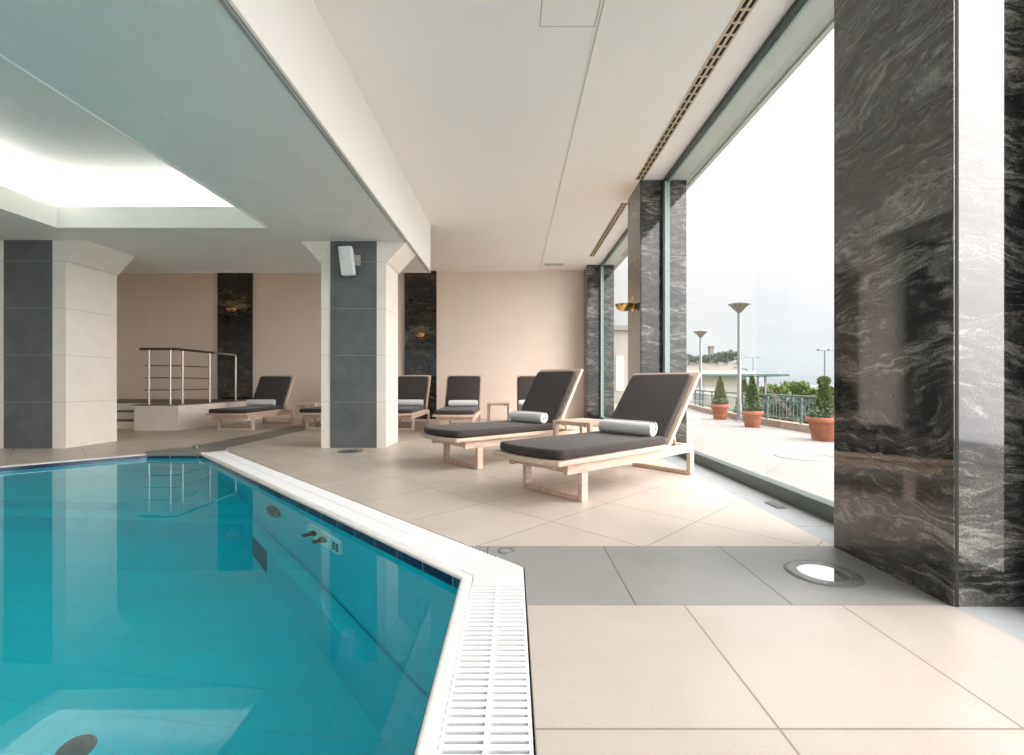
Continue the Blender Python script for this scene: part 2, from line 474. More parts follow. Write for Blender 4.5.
def grating(name, label, origin, ang, length, w=.235, pitch=.0305, slat=.0175, m=None, group='white overflow gratings around the pool'):
    m = m or M['white_plastic']
    """local x along the run, y across from the coping outwards"""
    t = thing(name, label, 'grating', (origin[0], origin[1], 0), ang, group)
    s = MB(); n = int(length / pitch)
    for i in range(n):
        x = (i + .5) * length / n
        s.box(x - slat / 2, x + slat / 2, 0, w, -.010, .003, .0025)
    s.build('slats', m, t)
    r = MB()
    r.box(0, length, w * .47, w * .53, -.03, .0018)
    r.box(0, length, .0, .010, -.03, .0); r.box(0, length, w - .010, w, -.03, .0)
    r.build('bearer', m, t)
    return t
grating('overflow_grating', 'white slatted pool overflow grating running straight along the foreground edge', (.050, Y_POOL0 + .05), R(90), 2.045 - Y_POOL0 - .05)
# diagonal run: starts at the perpendicular cut beside the corner piece
d0 = Vector((-.24 + .0, 2.13)) + Vector((.707, .707)) * .29      # outer line reference
P0 = Vector((S_OUT - 2.395, 2.395))                               # outer start
u = Vector((-.7071, .7071)); nin = Vector((-.7071, -.7071))
lenD = (Vector((-3.94, 5.83)) + Vector((.7071, .7071)) * .296 - P0).length - .02
o0 = P0 + nin * .006
g2 = grating('overflow_grating', 'long white pool overflow grating running diagonally beside the loungers', (o0.x, o0.y), R(135), lenD)
# left run from the far corner towards the left edge of the photograph
Q = Vector((-4.62, 5.83)) + Vector((-.7071, .7071)) * .06 + Vector((-.7071, -.7071)) * .01
g3 = grating('overflow_grating', 'far narrow beige pool overflow grating in front of the left column', (Q.x + -.7071 * .07, Q.y + .7071 * .07), R(225), 4.9, .07, .06, .034, M['grate_beige'], None)
# corner piece
b = MB()
E = P0 + nin * .238 - u * .004
b.prism([(-.183, 2.052), (.050, 2.052), (.050, S_OUT - .058), (P0.x + .002, P0.y - .006), (E.x, E.y), (-.187, 2.150)], -.02, .0035, .003, 2)
tag(b.build('grating_corner', M['white_plastic']), 'solid white angled corner plate joining the two near pool gratings', 'cover plate')
# stone slab over the far pool corner
t = thing('pool_corner_slab', 'raised dark grey stone slab covering the far corner of the pool', 'stone slab', (-4.28, 6.1, 0))
b = MB()
b.prism([(x + 4.28, y - 6.1) for x, y in [(-3.95, 5.815), (-3.75, 6.03), (-3.97, 6.38), (-4.6, 6.30), (-4.74, 5.95), (-4.61, 5.815)]], -.02, .020, .005, 2)
b.build('slab', simple('dark green grey stone', (.19, .20, .185), .3, var=.15, scale=5), t)
b = MB(); b.lathe([(0, .075), (.030, .072), (.046, .055), (.040, .020), (0, .020)], 20, loc=(.02, .12, 0))
b.build('lifting_knob', M['chrome'], t, smooth=True)
b = MB(); b.box(-.15, .15, -.018, .018, .0, .022, .004, Matrix.Translation((.45, -.17, .002)) @ Matrix.Rotation(R(45), 4, 'Z'))
tag(b.build('end_bar', M['chrome'], None, (-4.28, 6.1, 0)), 'shiny steel bar at the far end of the diagonal pool grating', 'metal bar')

# pool wall fittings (on the diagonal wall, under water)
def on_diag(y, z, out=.0):   # point on the diagonal wall, frame with normal into the pool
    x = S_IN - y
    m = Matrix.Translation((x - .7071 * out, y - .7071 * out, z)) @ Matrix.Rotation(R(225), 4, 'Z') @ Matrix.Rotation(R(90), 4, 'Y')
    return m      # local z = into the pool, local y = along the wall
FIT = {}
t = thing('pool_inlet', 'round dark underwater inlet ring in the diagonal pool wall', 'pool inlet'); t.matrix_world = on_diag(3.90, -.55) @ Matrix.Scale(1.45, 4)
b = MB(); b.lathe([(.055, .002), (.095, .002), (.10, .012), (.085, .022), (.062, .018), (.055, .002)], 28); b.build('ring', simple('dull green metal', (.10, .17, .17), .35, .3), t, smooth=True)
b = MB(); b.lathe([(0, .006), (.055, .006), (.055, .002), (0, .002)], 24); b.build('lens', M['black'], t)
b = MB(); b.tube([(-.03, 0, .012), (.03, 0, .012)], .008); b.build('bar', simple('dull green metal bar', (.10, .17, .17), .35, .3), t)
t = thing('massage_jet_panel', 'pale oblong panel with two black jet nozzles in the pool wall', 'pool jet'); t.matrix_world = on_diag(3.18, -.41) @ Matrix.Scale(1.0, 4)
def stadium(l, w, n=10):
    pts = []
    for s_, a0 in ((1, -90), (-1, 90)):
        for i in range(n + 1):
            a = R(a0 + 180 * i / n); pts.append((w * math.cos(a), s_ * (l - w) * 1 + w * math.sin(a)) if False else ((w * math.sin(a)) * 1.0, s_ * (l - w) + w * math.cos(a)))
    return pts
def rrect(hx, hy, r, n=5):
    pts = []
    for cx_, cy_, a0 in ((hx - r, hy - r, 0), (-hx + r, hy - r, 90), (-hx + r, -hy + r, 180), (hx - r, -hy + r, 270)):
        for i in range(n + 1):
            a = R(a0 + 90 * i / n); pts.append((cx_ + r * math.cos(a), cy_ + r * math.sin(a)))
    return pts
b = MB(); b.prism(rrect(.125, .27, .05), .001, .022, .006, 2)
b.build('panel', simple('pale jet panel', (.62, .95, .95), .35), t)
for yy in (-.14, .03):
    b = MB(); b.lathe([(0, .02), (.045, .02), (.045, .045), (.028, .05), (.026, .10), (0, .10)], 20, loc=(0, yy, 0)); b.build('nozzle', M['black'], t, smooth=True)
for xx in (-.05, 0, .05):
    for yy in (.165, .215):
        b = MB(); b.box(xx - .014, xx + .014, yy, yy + .028, .021, .026); b.build('slot', M['black'], t)
t = thing('pool_drain', 'round dark grille drain on the pool floor', 'drain', (-2.08, 2.20, ZF)); t.scale = (.58, .58, .58)
b = MB(); b.lathe([(0, .03), (.08, .03), (.115, .018), (.13, 0)], 28); b.build('cover', simple('drain green', (.01, .07, .08), .5), t, smooth=True)
b = MB()
for i in range(5): b.lathe([(.018 + i * .021, .031 - i * .002), (.022 + i * .021, .036 - i * .002), (.028 + i * .021, .031 - i * .002)], 24)
b.build('grille_rings', M['black'], t)

# ------------------------------------------------------------------ ceilings
b = MB(); b.box(.68, 2.2, Y_REAR, Y_BACK + .2, Z_CEIL, Z_CEIL + .2); struct(b.build('ceiling', M['ceiling']))
b = MB(); b.box(X_LEFT, .66, SOF_Y, Y_BACK + .2, Z_CEIL - .03, Z_CEIL + .2)
b.box(FAS_X, .66, Y_REAR, SOF_Y, Z_CEIL - .03, Z_CEIL + .2); struct(b.build('ceiling', M['ceiling']))
b = MB(); b.box(.66, .68, Y_REAR, Y_BACK, Z_CEIL + .02, Z_CEIL + .2); struct(b.build('ceiling', M['trim_grey']))
b = MB(); b.box(.645, .66, Y_REAR, Y_BACK, Z_CEIL - .036, Z_CEIL - .028); struct(b.build('trim_5', M['trim_white']))
# access panel
t = thing('ceiling_hatch', 'flush white square access hatch in the ceiling near the top edge', 'ceiling hatch', (.425, 3.1, Z_CEIL - .03))
b = MB(); b.box(-.21, .21, -.52, .52, -.004, .001, .001); b.build('panel', M['ceiling'], t)
b = MB()
for x0, x1, y0, y1 in ((-.218, -.211, -.528, .528), (.211, .218, -.528, .528), (-.211, .211, -.528, -.521), (-.211, .211, .521, .528)): b.box(x0, x1, y0, y1, -.003, .001)
b.build('edge_gap', M['trim_grey'], t)
# low soffit over the pool with its light cove
OX0, OX1, OY0, OY1 = -5.75, -3.09, -3.4, 5.825
ZLIP, ZCOV, RC = 3.125, 3.45, .27
b = MB()
xs = [X_LEFT, OX0, OX1, FAS_X]; ys = [Y_REAR, OY0, OY1, SOF_Y]
for i in range(3):
    for j in range(3):
        if i == 1 and j == 1: continue
        b.poly([(xs[i], ys[j], Z_SOF), (xs[i], ys[j + 1], Z_SOF), (xs[i + 1], ys[j + 1], Z_SOF), (xs[i + 1], ys[j], Z_SOF)])
b.poly([(X_LEFT, SOF_Y, Z_SOF), (X_LEFT, SOF_Y, Z_CEIL), (FAS_X, SOF_Y, Z_CEIL), (FAS_X, SOF_Y, Z_SOF)])
struct(b.build('ceiling', M['soffit'], fix=False))
b = MB(); b.poly([(FAS_X, Y_REAR, Z_SOF), (FAS_X, SOF_Y, Z_SOF), (FAS_X, SOF_Y, Z_CEIL - .03), (FAS_X, Y_REAR, Z_CEIL - .03)])
struct(b.build('ceiling', M['fascia'], fix=False))
b = MB()   # lips
b.box(OX0 - .02, OX1, OY1, OY1 + .02, Z_SOF, ZLIP); b.box(OX0 - .02, OX0, OY0, OY1 + .02, Z_SOF, ZLIP)
b.box(OX1, OX1 + .02, OY0, OY1, Z_SOF, ZCOV); b.box(OX0, OX1, OY0 - .02, OY0, Z_SOF, ZLIP)
# ledges and recess walls behind them
b.box(OX0 - RC, OX1 + .02, OY1 + .02, OY1 + RC, ZLIP - .08, ZLIP - .06)
b.box(OX0 - RC, OX0 - .02, OY0, OY1 + RC, ZLIP - .08, ZLIP - .06)
b.box(OX0 - RC - .02, OX1 + .04, OY1 + RC, OY1 + RC + .02, Z_SOF + .02, ZCOV)
b.box(OX0 - RC - .02, OX0 - RC, OY0 - .3, OY1 + RC + .02, Z_SOF + .02, ZCOV)
b.box(OX0 - RC, OX1 + .02, OY0 - .3, OY0 - .28, Z_SOF + .02, ZCOV)
b.box(OX1 + .02, OX1 + .04, OY1, OY1 + RC, Z_SOF + .02, ZCOV)
struct(b.build('ceiling', M['trim_white']))
b = MB(); b.poly([(OX0 - RC, OY0 - .3, ZCOV), (OX0 - RC, OY1 + RC, ZCOV), (OX1 + .04, OY1 + RC, ZCOV), (OX1 + .04, OY0 - .3, ZCOV)])
struct(b.build('ceiling', M['soffit'], fix=False))
b = MB()
for x0, x1, y0, y1 in ((OX1 - .004, OX1 + .022, OY0, OY1), (OX0 - .022, OX1 + .022, OY1 - .002, OY1 + .018), (OX0 - .018, OX0 + .002, OY0, OY1)):
    b.box(x0, x1, y0, y1, Z_SOF - .010, Z_SOF + .004)
struct(b.build('trim_6', M['trim_white']))
b = MB()
b.box(FAS_X - .045, FAS_X - .030, Y_REAR, SOF_Y, Z_SOF - .012, Z_SOF + .003)
b.box(FAS_X - .006, FAS_X + .008, Y_REAR, SOF_Y + .006, Z_SOF - .016, Z_SOF + .012)
struct(b.build('trim_7', M['trim_grey']))
b = MB(); b.box(X_LEFT, FAS_X + .005, SOF_Y - .01, SOF_Y + .008, Z_SOF - .012, Z_SOF + .03); struct(b.build('trim_8', M['trim_white']))
t = thing('cove_light', 'hidden white strip light glowing behind the ceiling cove lip', 'light', (OX0, OY1, ZLIP - .06))
b = MB(); b.box(-RC + .06, OX1 - OX0 - .05, .09, .15, .0, .03); b.build('light_strip', M['led'], t)
b = MB(); b.box(-.15, -.09, OY0 - OY1 + .1, .06, .0, .03); b.build('light_strip', M['led'], t)

# ------------------------------------------------------------------ walls
b = MB(); b.box(X_LEFT, X_STRIP, Y_BACK, Y_BACK + .2, 0, Z_CEIL); struct(b.build('wall_back', M['wall']))
b = MB(); b.box(X_LEFT - .2, X_LEFT, Y_REAR, Y_BACK + .2, 0, Z_CEIL); struct(b.build('wall_left', M['wall']))
for x0, x1 in ((-7.38, -6.53), (-2.71, -1.915)):
    b = MB(); b.box(x0, x1, Y_BACK - .06, Y_BACK - .001, 0, Z_CEIL - .03); struct(b.build('wall_panel', M['granite_dark']))

# granite pillars of the window front
for i, y in enumerate(Y_PIL):
    b = MB(); b.box(X_STRIP, X_OUT, y, y + DP, -.3, Z_CEIL, .004)
    b.box(X_STRIP - .0005, X_STRIP + .012, y - .0015, y + .0, 0, Z_CEIL)
    o = struct(b.build('pillar', M['granite']))
# dark joint on the near corner of the pillars
for y in Y_PIL[1:3]:
    b = MB(); b.box(X_STRIP + .004, X_STRIP + .018, y - .003, y + .004, 0, Z_CEIL); struct(b.build('trim_9', M['slot']))

# tiled columns between pool and back wall
def column(x0, x1, y0, y1, d0, d1):
    xf = .285; zc = 2.56
    b = MB()
    prof = [(x0, 0), (x1, 0), (x1, zc), (x1 + xf, Z_SOF), (x0 - xf, Z_SOF), (x0, zc)]
    v0 = [b.bm.verts.new((x, y0, z)) for x, z in prof]; v1 = [b.bm.verts.new((x, y1, z)) for x, z in prof]
    b.bm.faces.new(v0); b.bm.faces.new(v1[::-1])
    for i in range(6):
        j = (i + 1) % 6; b.bm.faces.new((v0[i], v1[i], v1[j], v0[j]))
    o = struct(b.build('column', M['column_tile']))
    b = MB(); b.box(d0, d1, y0 - .012, y0 + .01, .0, Z_SOF); b.build('slate_panel', M['slate'], o)
column(-2.665, -1.765, 6.42, 7.08, -2.535, -1.893)
column(-7.15, -6.165, 6.37, 7.19, -7.01, -6.35)

# ------------------------------------------------------------------ windows
def window(n, y0, y1):
    o = MB()
    o.box(X_GLASS - .014, X_GLASS + .05, y0, y1, Z_CEIL - .055, Z_CEIL)
    o.box(X_GLASS - .035, X_GLASS + .05, y0, y0 + .085, .1, Z_CEIL - .055); o.box(X_GLASS - .035, X_GLASS + .05, y1 - .085, y1, .1, Z_CEIL - .055)
    w = struct(o.build('window_%d' % n, M['frame']))
    s = MB(); s.box(X_GLASS - .045, X_GLASS + .06, y0, y1, -.25, .105, .006); s.build('window_sill', M['sill'], w)
    s = MB(); s.box(X_GLASS - .012, X_GLASS + .055, y0 + .085, y0 + .093, .105, Z_CEIL - .055); s.box(X_GLASS - .012, X_GLASS + .055, y1 - .093, y1 - .085, .105, Z_CEIL - .055)
    s.box(X_GLASS + .03, X_GLASS + .055, y0, y1, Z_CEIL - .07, Z_CEIL - .055)
    s.build('glazing_bead', M['seal'], w)
    g = MB(); g.poly([(X_GLASS, y0 + .02, .1), (X_GLASS, y1 - .02, .1), (X_GLASS, y1 - .02, Z_CEIL - .03), (X_GLASS, y0 + .02, Z_CEIL - .03)]); g.build('glass_pane', M['glass'], w)
window(1, Y_PIL[1] + DP, Y_PIL[2]); window(2, Y_PIL[2] + DP, Y_PIL[3]); window(3, Y_PIL[0] + DP, Y_PIL[1]); window(4, Y_REAR, Y_PIL[0])
# unseen rear end of the hall, glazed to add daylight from behind
b = MB()
for x in (-10.4, -8, -5.6, -3.2, -.8, 1.6): b.box(x - .04, x + .04, Y_REAR - .08, Y_REAR, 0, Z_CEIL)
b.box(X_LEFT, X_GLASS, Y_REAR - .08, Y_REAR, Z_CEIL - .1, Z_CEIL); b.box(X_LEFT, X_GLASS, Y_REAR - .08, Y_REAR, 0, .1)
w = struct(b.build('window_5', M['frame']))
g = MB(); g.poly([(X_LEFT, Y_REAR - .04, 0), (X_GLASS, Y_REAR - .04, 0), (X_GLASS, Y_REAR - .04, Z_CEIL), (X_LEFT, Y_REAR - .04, Z_CEIL)]); g.build('glass_pane', M['glass'], w)
# eave outside, with the roof slab over the hall
b = MB(); b.box(2.2, 2.54, Y_REAR, Y_BACK + .3, Z_CEIL, Z_CEIL + .35); b.box(2.49, 2.54, Y_REAR, Y_BACK + .3, Z_CEIL - .02, Z_CEIL); struct(b.build('eave', M['eave']))
b = MB(); b.box(X_LEFT - .2, 2.2, Y_REAR, Y_BACK + .3, Z_CEIL + .2, Z_CEIL + .35); struct(b.build('roof', M['eave']))

# ------------------------------------------------------------------ ceiling slot vents
def vent(y0, y1, label):
    t = thing('slot_vent', label, 'air vent', (1.755, y0, Z_CEIL), 0, 'beige slot vents in the ceiling beside the windows'); l = y1 - y0
    # one perforated plate: two rows of slots between thin fins
    xs_ = [-.056, -.040, -.011, .011, .040, .056]; n = int(l / .125); ys_ = [0]
    for k in range(n): ys_ += [l * k / n + .011, l * (k + 1) / n - .011]
    ys_.append(l)
    b = MB(); g = [[b.bm.verts.new((x, y, -.009)) for y in ys_] for x in xs_]
    for a_ in range(5):
        for k in range(len(ys_) - 1):
            if a_ in (1, 3) and k % 2 == 1: continue
            b.bm.faces.new((g[a_][k], g[a_][k + 1], g[a_ + 1][k + 1], g[a_ + 1][k]))
    r = bmesh.ops.extrude_face_region(b.bm, geom=b.bm.faces[:])
    bmesh.ops.translate(b.bm, vec=(0, 0, .010), verts=[v for v in r['geom'] if isinstance(v, bmesh.types.BMVert)])
    b.build('slot_plate', M['vent'], t)
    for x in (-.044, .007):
        b = MB(); b.box(x, x + .037, .01, l - .01, -.0022, -.0004); b.build('slot_shade', M['slot'], t)  # near-black strips stand in for the shade inside the slots
vent(1.2, 6.42, 'long beige double-slot ceiling vent beside the large window')
vent(7.25, 10.3, 'shorter beige slot vent in the ceiling beyond the middle pillar')
t = thing('ceiling_grille', 'small white ceiling grille near the back wall', 'air vent', (.98, 11.0, Z_CEIL))
b = MB(); b.box(-.25, .25, -.12, .12, -.01, .002, .003); b.build('frame', M['trim_white'], t)
b = MB()
for i in range(5): b.box(-.22, .22, -.09 + i * .04, -.07 + i * .04, -.014, -.009)
b.build('slats', M['trim_grey'], t)

# ------------------------------------------------------------------ wall sconces
def sconce(loc, rz, label, lit=True):
    """local +y points off the wall"""
    t = thing('wall_sconce', label, 'wall lamp', loc, rz, 'brass bowl wall lamps')
    b = MB()
    prof = [(.128, .045), (.134, .050), (.130, .030), (.108, -.010), (.072, -.040), (.030, -.056), (0, -.060)]
    inn = [(0, -.052), (.028, -.048), (.068, -.032), (.102, -.004), (.123, .032), (.128, .045)]
    b.lathe(inn[::-1][0:0] + prof + [], 36, loc=(0, .137, 0)); b.lathe(inn, 36, loc=(0, .137, 0)); b.build('bowl', M['brass'], t, smooth=True)
    b = MB(); b.box(-.045, .045, 0, .012, -.06, .06, .003); b.tube([(0, .01, 0), (0, .05, -.02)], .012); b.build('bracket', M['brass'], t)
    if lit:
        b = MB(); b.lathe([(0, .028), (.018, .02), (.024, 0), (.018, -.02), (0, -.028)], 14, loc=(0, .137, 0)); b.build('bulb', M['bulb'], t, smooth=True)
sconce((X_STRIP, 6.80, 2.01), R(90), 'brass bowl wall lamp on the side of the granite window pillar')
sconce((-2.295, Y_BACK - .06, 2.06), R(180), 'brass wall lamp on the dark panel right of the slate column')
sconce((-6.93, Y_BACK - .06, 2.68), R(180), 'brass wall lamp on the dark panel behind the railing')

# speaker on the column
t = thing('wall_speaker', 'white box loudspeaker tilted on the dark tiled column', 'loudspeaker', (-2.27, 6.408, 2.58))
Ms = Matrix.Translation((.035, -.16, -.035)) @ Matrix.Rotation(R(5), 4, 'Z') @ Matrix.Rotation(R(8), 4, 'X') @ Matrix.Rotation(R(-5), 4, 'Y')
b = MB(); b.prism([(-.085, -.08), (.085, -.08), (.07, .08), (-.07, .08)], -.19, .19, .012, 2, Ms); b.build('cabinet', M['speaker'], t)
b = MB(); b.box(-.075, .075, -.088, -.078, -.175, .175, .004, Ms); b.build('grille', simple('pale speaker grille', (.60, .63, .62), .6, bmp=.4, bscale=300), t)
b = MB(); b.box(.070, .092, -.02, .03, -.06, .05, .004, Ms @ Matrix.Translation((.0, .0, .05))); b.tube([(.115, -.15, .02), (.115, -.0, .02)], .014); b.box(.075, .155, -.012, 0, -.05, .09); b.build('bracket', M['trim_grey'], t)

# ------------------------------------------------------------------ floor fittings
def floor_ring(name, loc, r, label, glass=None, cat='floor light'):
    t = thing(name, label, cat, loc)
    b = MB(); b.lathe([(r * .66, .001), (r * .66, .006), (r * .80, .007), (r * .97, .005), (r, .001)], 44); b.build('ring', M['ring'], t, smooth=True)
    b = MB(); b.lathe([(0, .004), (r * .66, .004)], 44); b.build('lens', glass or M['grate_dark'], t)
    for k in range(6):
        b = MB(); b.lathe([(0, .009), (r * .03, .009), (r * .04, .006)], 8, loc=(r * .85 * math.cos(k * 1.047), r * .85 * math.sin(k * 1.047), 0)); b.build('screw', M['chrome'], t)
    return t
floor_ring('floor_light', (1.465, 2.185, 0), .160, 'large round glass floor light in the grey tile band by the pillar', M['lens'])
floor_ring('floor_light', (-2.14, 6.08, 0), .165, 'round dark floor light in front of the slate column', simple('smoked lens', (.12, .13, .13), .08))
floor_ring('floor_drain', (-.035, 2.47, 0), .046, 'small round metal drain cap set in the grey band beside the grating corner', simple('grey cap', (.30, .30, .29), .4), 'floor drain')
t = thing('floor_outlet', 'small rectangular floor outlet in the grey strip along the window', 'floor outlet', (1.925, 3.39, 0), R(90))
b = MB(); b.box(-.085, .085, -.035, .035, 0, .006, .002); b.build('plate', simple('outlet metal', (.16, .17, .18), .35, .6), t)
b = MB(); b.box(-.06, .06, -.018, .018, .006, .009, .001); b.build('lid', simple('outlet lid', (.24, .25, .26), .3, .7), t)

# ------------------------------------------------------------------ sun loungers
W = .76; LT = 1.95; HX = 1.42
def seat_outline(x0, x1, hw, sag, r, n=7):
    pts = [(x1, -hw), (x1, hw)]
    # foot end corners and convex end
    arc1, arc2 = [], []
    for i in range(n + 1):
        a = R(90 * i / n)
        arc1.append((x0 + r - r * math.sin(a), hw - r + r * math.cos(a)))
    end = []
    for i in range(1, 12):
        yy = (hw - r) * (1 - 2 * i / 12)
        end.append((x0 - sag * (1 - (yy / (hw - r)) ** 2), yy))
    arc2 = [(x, -y) for x, y in arc1[::-1]]
    return pts + arc1 + end + arc2
def lounger(foot, ang, th, label):
    """foot = centre of the foot end on the floor; local x runs from foot to head"""
    t = thing('sun_lounger', label, 'sun lounger', (foot[0], foot[1], 0), ang, 'teak sun loungers with charcoal cushions')
    h = W / 2
    b = MB(); b.prism(seat_outline(.0, HX + .02, h, .045, .018), .305, .342, .006, 2)
    b.build('seat_frame', M['wood'], t)
    for s in (-1, 1):
        b = MB(); yo = s * (h - .045)
        b.box(.14, LT, min(yo, yo - s * .045), max(yo, yo - s * .045), .225, .3045, .005); b.build('side_rail', M['wood'], t)
    for xc in (.33, LT - .035):
        b = MB()
        for s in (-1, 1):
            yo = s * (h - .085); z1 = .224
            b.box(xc - .035, xc + .035, min(yo, yo + s * .042), max(yo, yo + s * .042), 0, z1, .004)
        b.box(xc - .033, xc + .033, -(h - .086), h - .086, .002, .042, .004)
        b.build('leg_frame', M['wood'], t)
    for xa, xb in ((.16, .22), (LT - .07, LT - .005), (.9, .96)):
        b = MB(); b.box(xa, xb, -(h - .09), h - .09, .235, .30, .004); b.build('cross_rail', M['wood'], t)
    b = MB(); b.prism(seat_outline(.025, HX - .015, h - .02, .04, .075), .343, .418, .026, 4)
    b.build('seat_cushion', M['cushion'], t, smooth=True)
    # backrest
    bf = MB(); BL = .865
    for s in (-1, 1): bf.box(0, BL, min(s * h, s * (h - .045)), max(s * h, s * (h - .045)), -.04, 0, .005)
    bf.box(BL - .05, BL, -h + .045, h - .045, -.04, 0, .004); bf.box(0.0, .05, -h + .045, h - .045, -.04, 0, .004)
    for i in range(7): bf.box(.08 + i * .103, .15 + i * .103, -h + .045, h - .045, -.03, -.012, .003)
    back = bf.build('backrest_frame', M['wood'], t, (HX, 0, .345)); back.rotation_euler = (0, -th, 0)
    b = MB(); b.prism(rrect(.392, h - .036, .05), .002, .060, .024, 4, Matrix.Translation((.412, 0, 0)))
    b.build('back_cushion', M['cushion'], back, smooth=True)
    # prop under the backrest
    px, pz = HX + .42 * math.cos(th), .345 + .42 * math.sin(th) - .03
    for s in (-1, 1):
        b = MB(); b.tube([(px + .02, s * .2, pz), (min(LT - .09, px + .16), s * .2, .27)], .013, 8); b.build('backrest_prop', M['wood'], t)
    return t
A0 = R(40.3)
LG = [
 ((.075, 3.537), A0, R(50), 'nearest teak sun lounger, dark cushion, in front of the large window'),
 ((-.81, 4.867), A0, R(58.5), 'second teak sun lounger behind the nearest one, left of the small table'),
 ((-5.26, 8.45), R(90), R(58), 'sun lounger with dark cushion below the railing, far left'),
 ((-2.21, 8.42), R(90), R(58), 'sun lounger partly hidden by the slate column, before the dark wall panel'),
 ((-1.04, 8.1), R(90), R(58), 'sun lounger at the back wall, fully visible between column and table'),
 ((.46, 8.2), R(90), R(58), 'sun lounger at the back wall mostly hidden behind the second lounger'),
 ((-3.68, 8.65), R(90), R(58), 'sun lounger at left of the slate column, only its foot end showing'),
]
for a in LG: lounger(*a)

def towel(lg, label, x=1.27, y=-.03, length=.58, r=.073):
    (fx, fy), ang, th, _ = lg
    px = fx + x * math.cos(ang) - y * math.sin(ang); py = fy + x * math.sin(ang) + y * math.cos(ang)
    b = MB(); th_ = .011; turns = 4.2; n = 120
    def P(i, off):
        a = i / n * turns * 2 * math.pi; rr = .010 + (r - .012) * i / n + off
        return (rr * math.cos(a), rr * math.sin(a) * .94)
    m_ = 7
    rows_o, rows_i = [], []
    for k in range(m_ + 1):
        yy = -length / 2 + length * k / m_
        e = .93 if k in (0, m_) else 1
        rows_o.append([b.bm.verts.new((P(i, th_ * .5)[0] * e, yy + .006 * math.sin(i * .3), P(i, th_ * .5)[1] * e)) for i in range(n + 1)])
        rows_i.append([b.bm.verts.new((P(i, -th_ * .35)[0] * e, yy + .006 * math.sin(i * .3), P(i, -th_ * .35)[1] * e)) for i in range(n + 1)])
    for k in range(m_):
        for i in range(n):
            b.bm.faces.new((rows_o[k][i], rows_o[k][i + 1], rows_o[k + 1][i + 1], rows_o[k + 1][i]))
            b.bm.faces.new((rows_i[k][i], rows_i[k + 1][i], rows_i[k + 1][i + 1], rows_i[k][i + 1]))
        for i in (0, n): b.bm.faces.new((rows_o[k][i], rows_o[k + 1][i], rows_i[k + 1][i], rows_i[k][i]))
    for k in (0, m_):
        for i in range(n): b.bm.faces.new((rows_o[k][i], rows_o[k][i + 1], rows_i[k][i + 1], rows_i[k][i]))
    o = b.build('rolled_towel', M['towel'], None, (px, py, .418 + r * .93), smooth=True)
    o.rotation_euler = (0, 0, ang)
    tag(o, label, 'towel', 'rolled pale towels on the loungers')
towel(LG[0], 'rolled pale grey towel on the nearest lounger')
towel(LG[1], 'rolled pale grey towel on the second lounger')
towel(LG[2], 'rolled grey towel on the far left lounger below the railing', y=.05)
towel(LG[3], 'rolled white towel on the lounger beside the slate column')
towel(LG[4], 'rolled white towel on the fully visible lounger at the back wall')
towel(LG[5], 'rolled white towel on the back lounger half hidden behind another lounger', y=.05)

def side_table(c, ang, lx, ly, h, label):
    t = thing('side_table', label, 'side table', (c[0], c[1], 0), ang, 'small teak side tables'); s = .045
    for xx in (-lx / 2, lx / 2 - s):
        b = MB(); b.box(xx, xx + s, -ly / 2, -ly / 2 + s, 0, h - .001, .004); b.box(xx, xx + s, ly / 2 - s, ly / 2, 0, h - .001, .004)
        b.box(xx + .001, xx + s - .001, -ly / 2 + s, ly / 2 - s, h - .045, h - .002, .003); b.box(xx + .001, xx + s - .001, -ly / 2 + s, ly / 2 - s, .002, .04, .003)
        b.build('leg_frame', M['wood'], t)
    b = MB(); n = 6; gap = .008; w_ = (ly - .004 - gap * (n - 1)) / n
    for i in range(n):
        y0 = -ly / 2 + .002 + i * (w_ + gap); b.box(-lx / 2 + s + .001, lx / 2 - s - .001, y0, y0 + w_, h - .03, h, .003)
    b.build('tabletop', M['wood'], t)
    for yy in (-ly * .3, ly * .3):
        b = MB(); b.box(-lx / 2 + s, lx / 2 - s, yy - .015, yy + .015, h - .06, h - .031, .003); b.build('stretcher', M['wood'], t)
side_table((.82, 5.22), A0, .50, .55, .48, 'low teak side table between the two front loungers')
side_table((-.33, 10.45), R(90), .5, .49, .45, 'small open-framed teak table against the back wall')
side_table((-4.36, 9.86), R(90), .5, .50, .48, 'small teak table left of the slate column beside the far lounger')

# ------------------------------------------------------------------ raised platform with steps and railing
PXR, PY, PZ = -6.3, 8.7, .493
b = MB(); b.box(-7.14, PXR, PY, Y_BACK, 0, PZ - .02); b.box(X_LEFT, -7.14, 9.75, Y_BACK, 0, PZ - .02); o = struct(b.build('floor_platform', M['column_tile']))
b = MB(); b.box(-7.15, PXR + .012, PY - .012, Y_BACK, PZ - .02, PZ, .003); b.box(X_LEFT, -7.14, 9.74, Y_BACK, PZ - .02, PZ, .003); b.build('edge', simple('dark platform edge', (.16, .13, .105), .5, var=.1), o)
for i in range(2):
    b = MB(); z = PZ / 3 * (i + 1); b.box(X_LEFT, -7.14, 9.05 + i * .35, 9.75, z - PZ / 3 if i else 0, z - .02)
    st = struct(b.build('floor_step', M['column_tile']))
    e = MB(); e.box(X_LEFT, -7.14, 9.035 + i * .35, 9.40 + i * .35, z - .02, z, .003); e.build('edge', simple('dark step edge', (.16, .13, .105), .5), st)
t = thing('handrail', 'steel railing with dark handrail around the raised platform', 'railing', (-6.42, 8.82, PZ))
zt = 1.055
def lp(x, y, z): return (x + 6.42, y - 8.82, z)
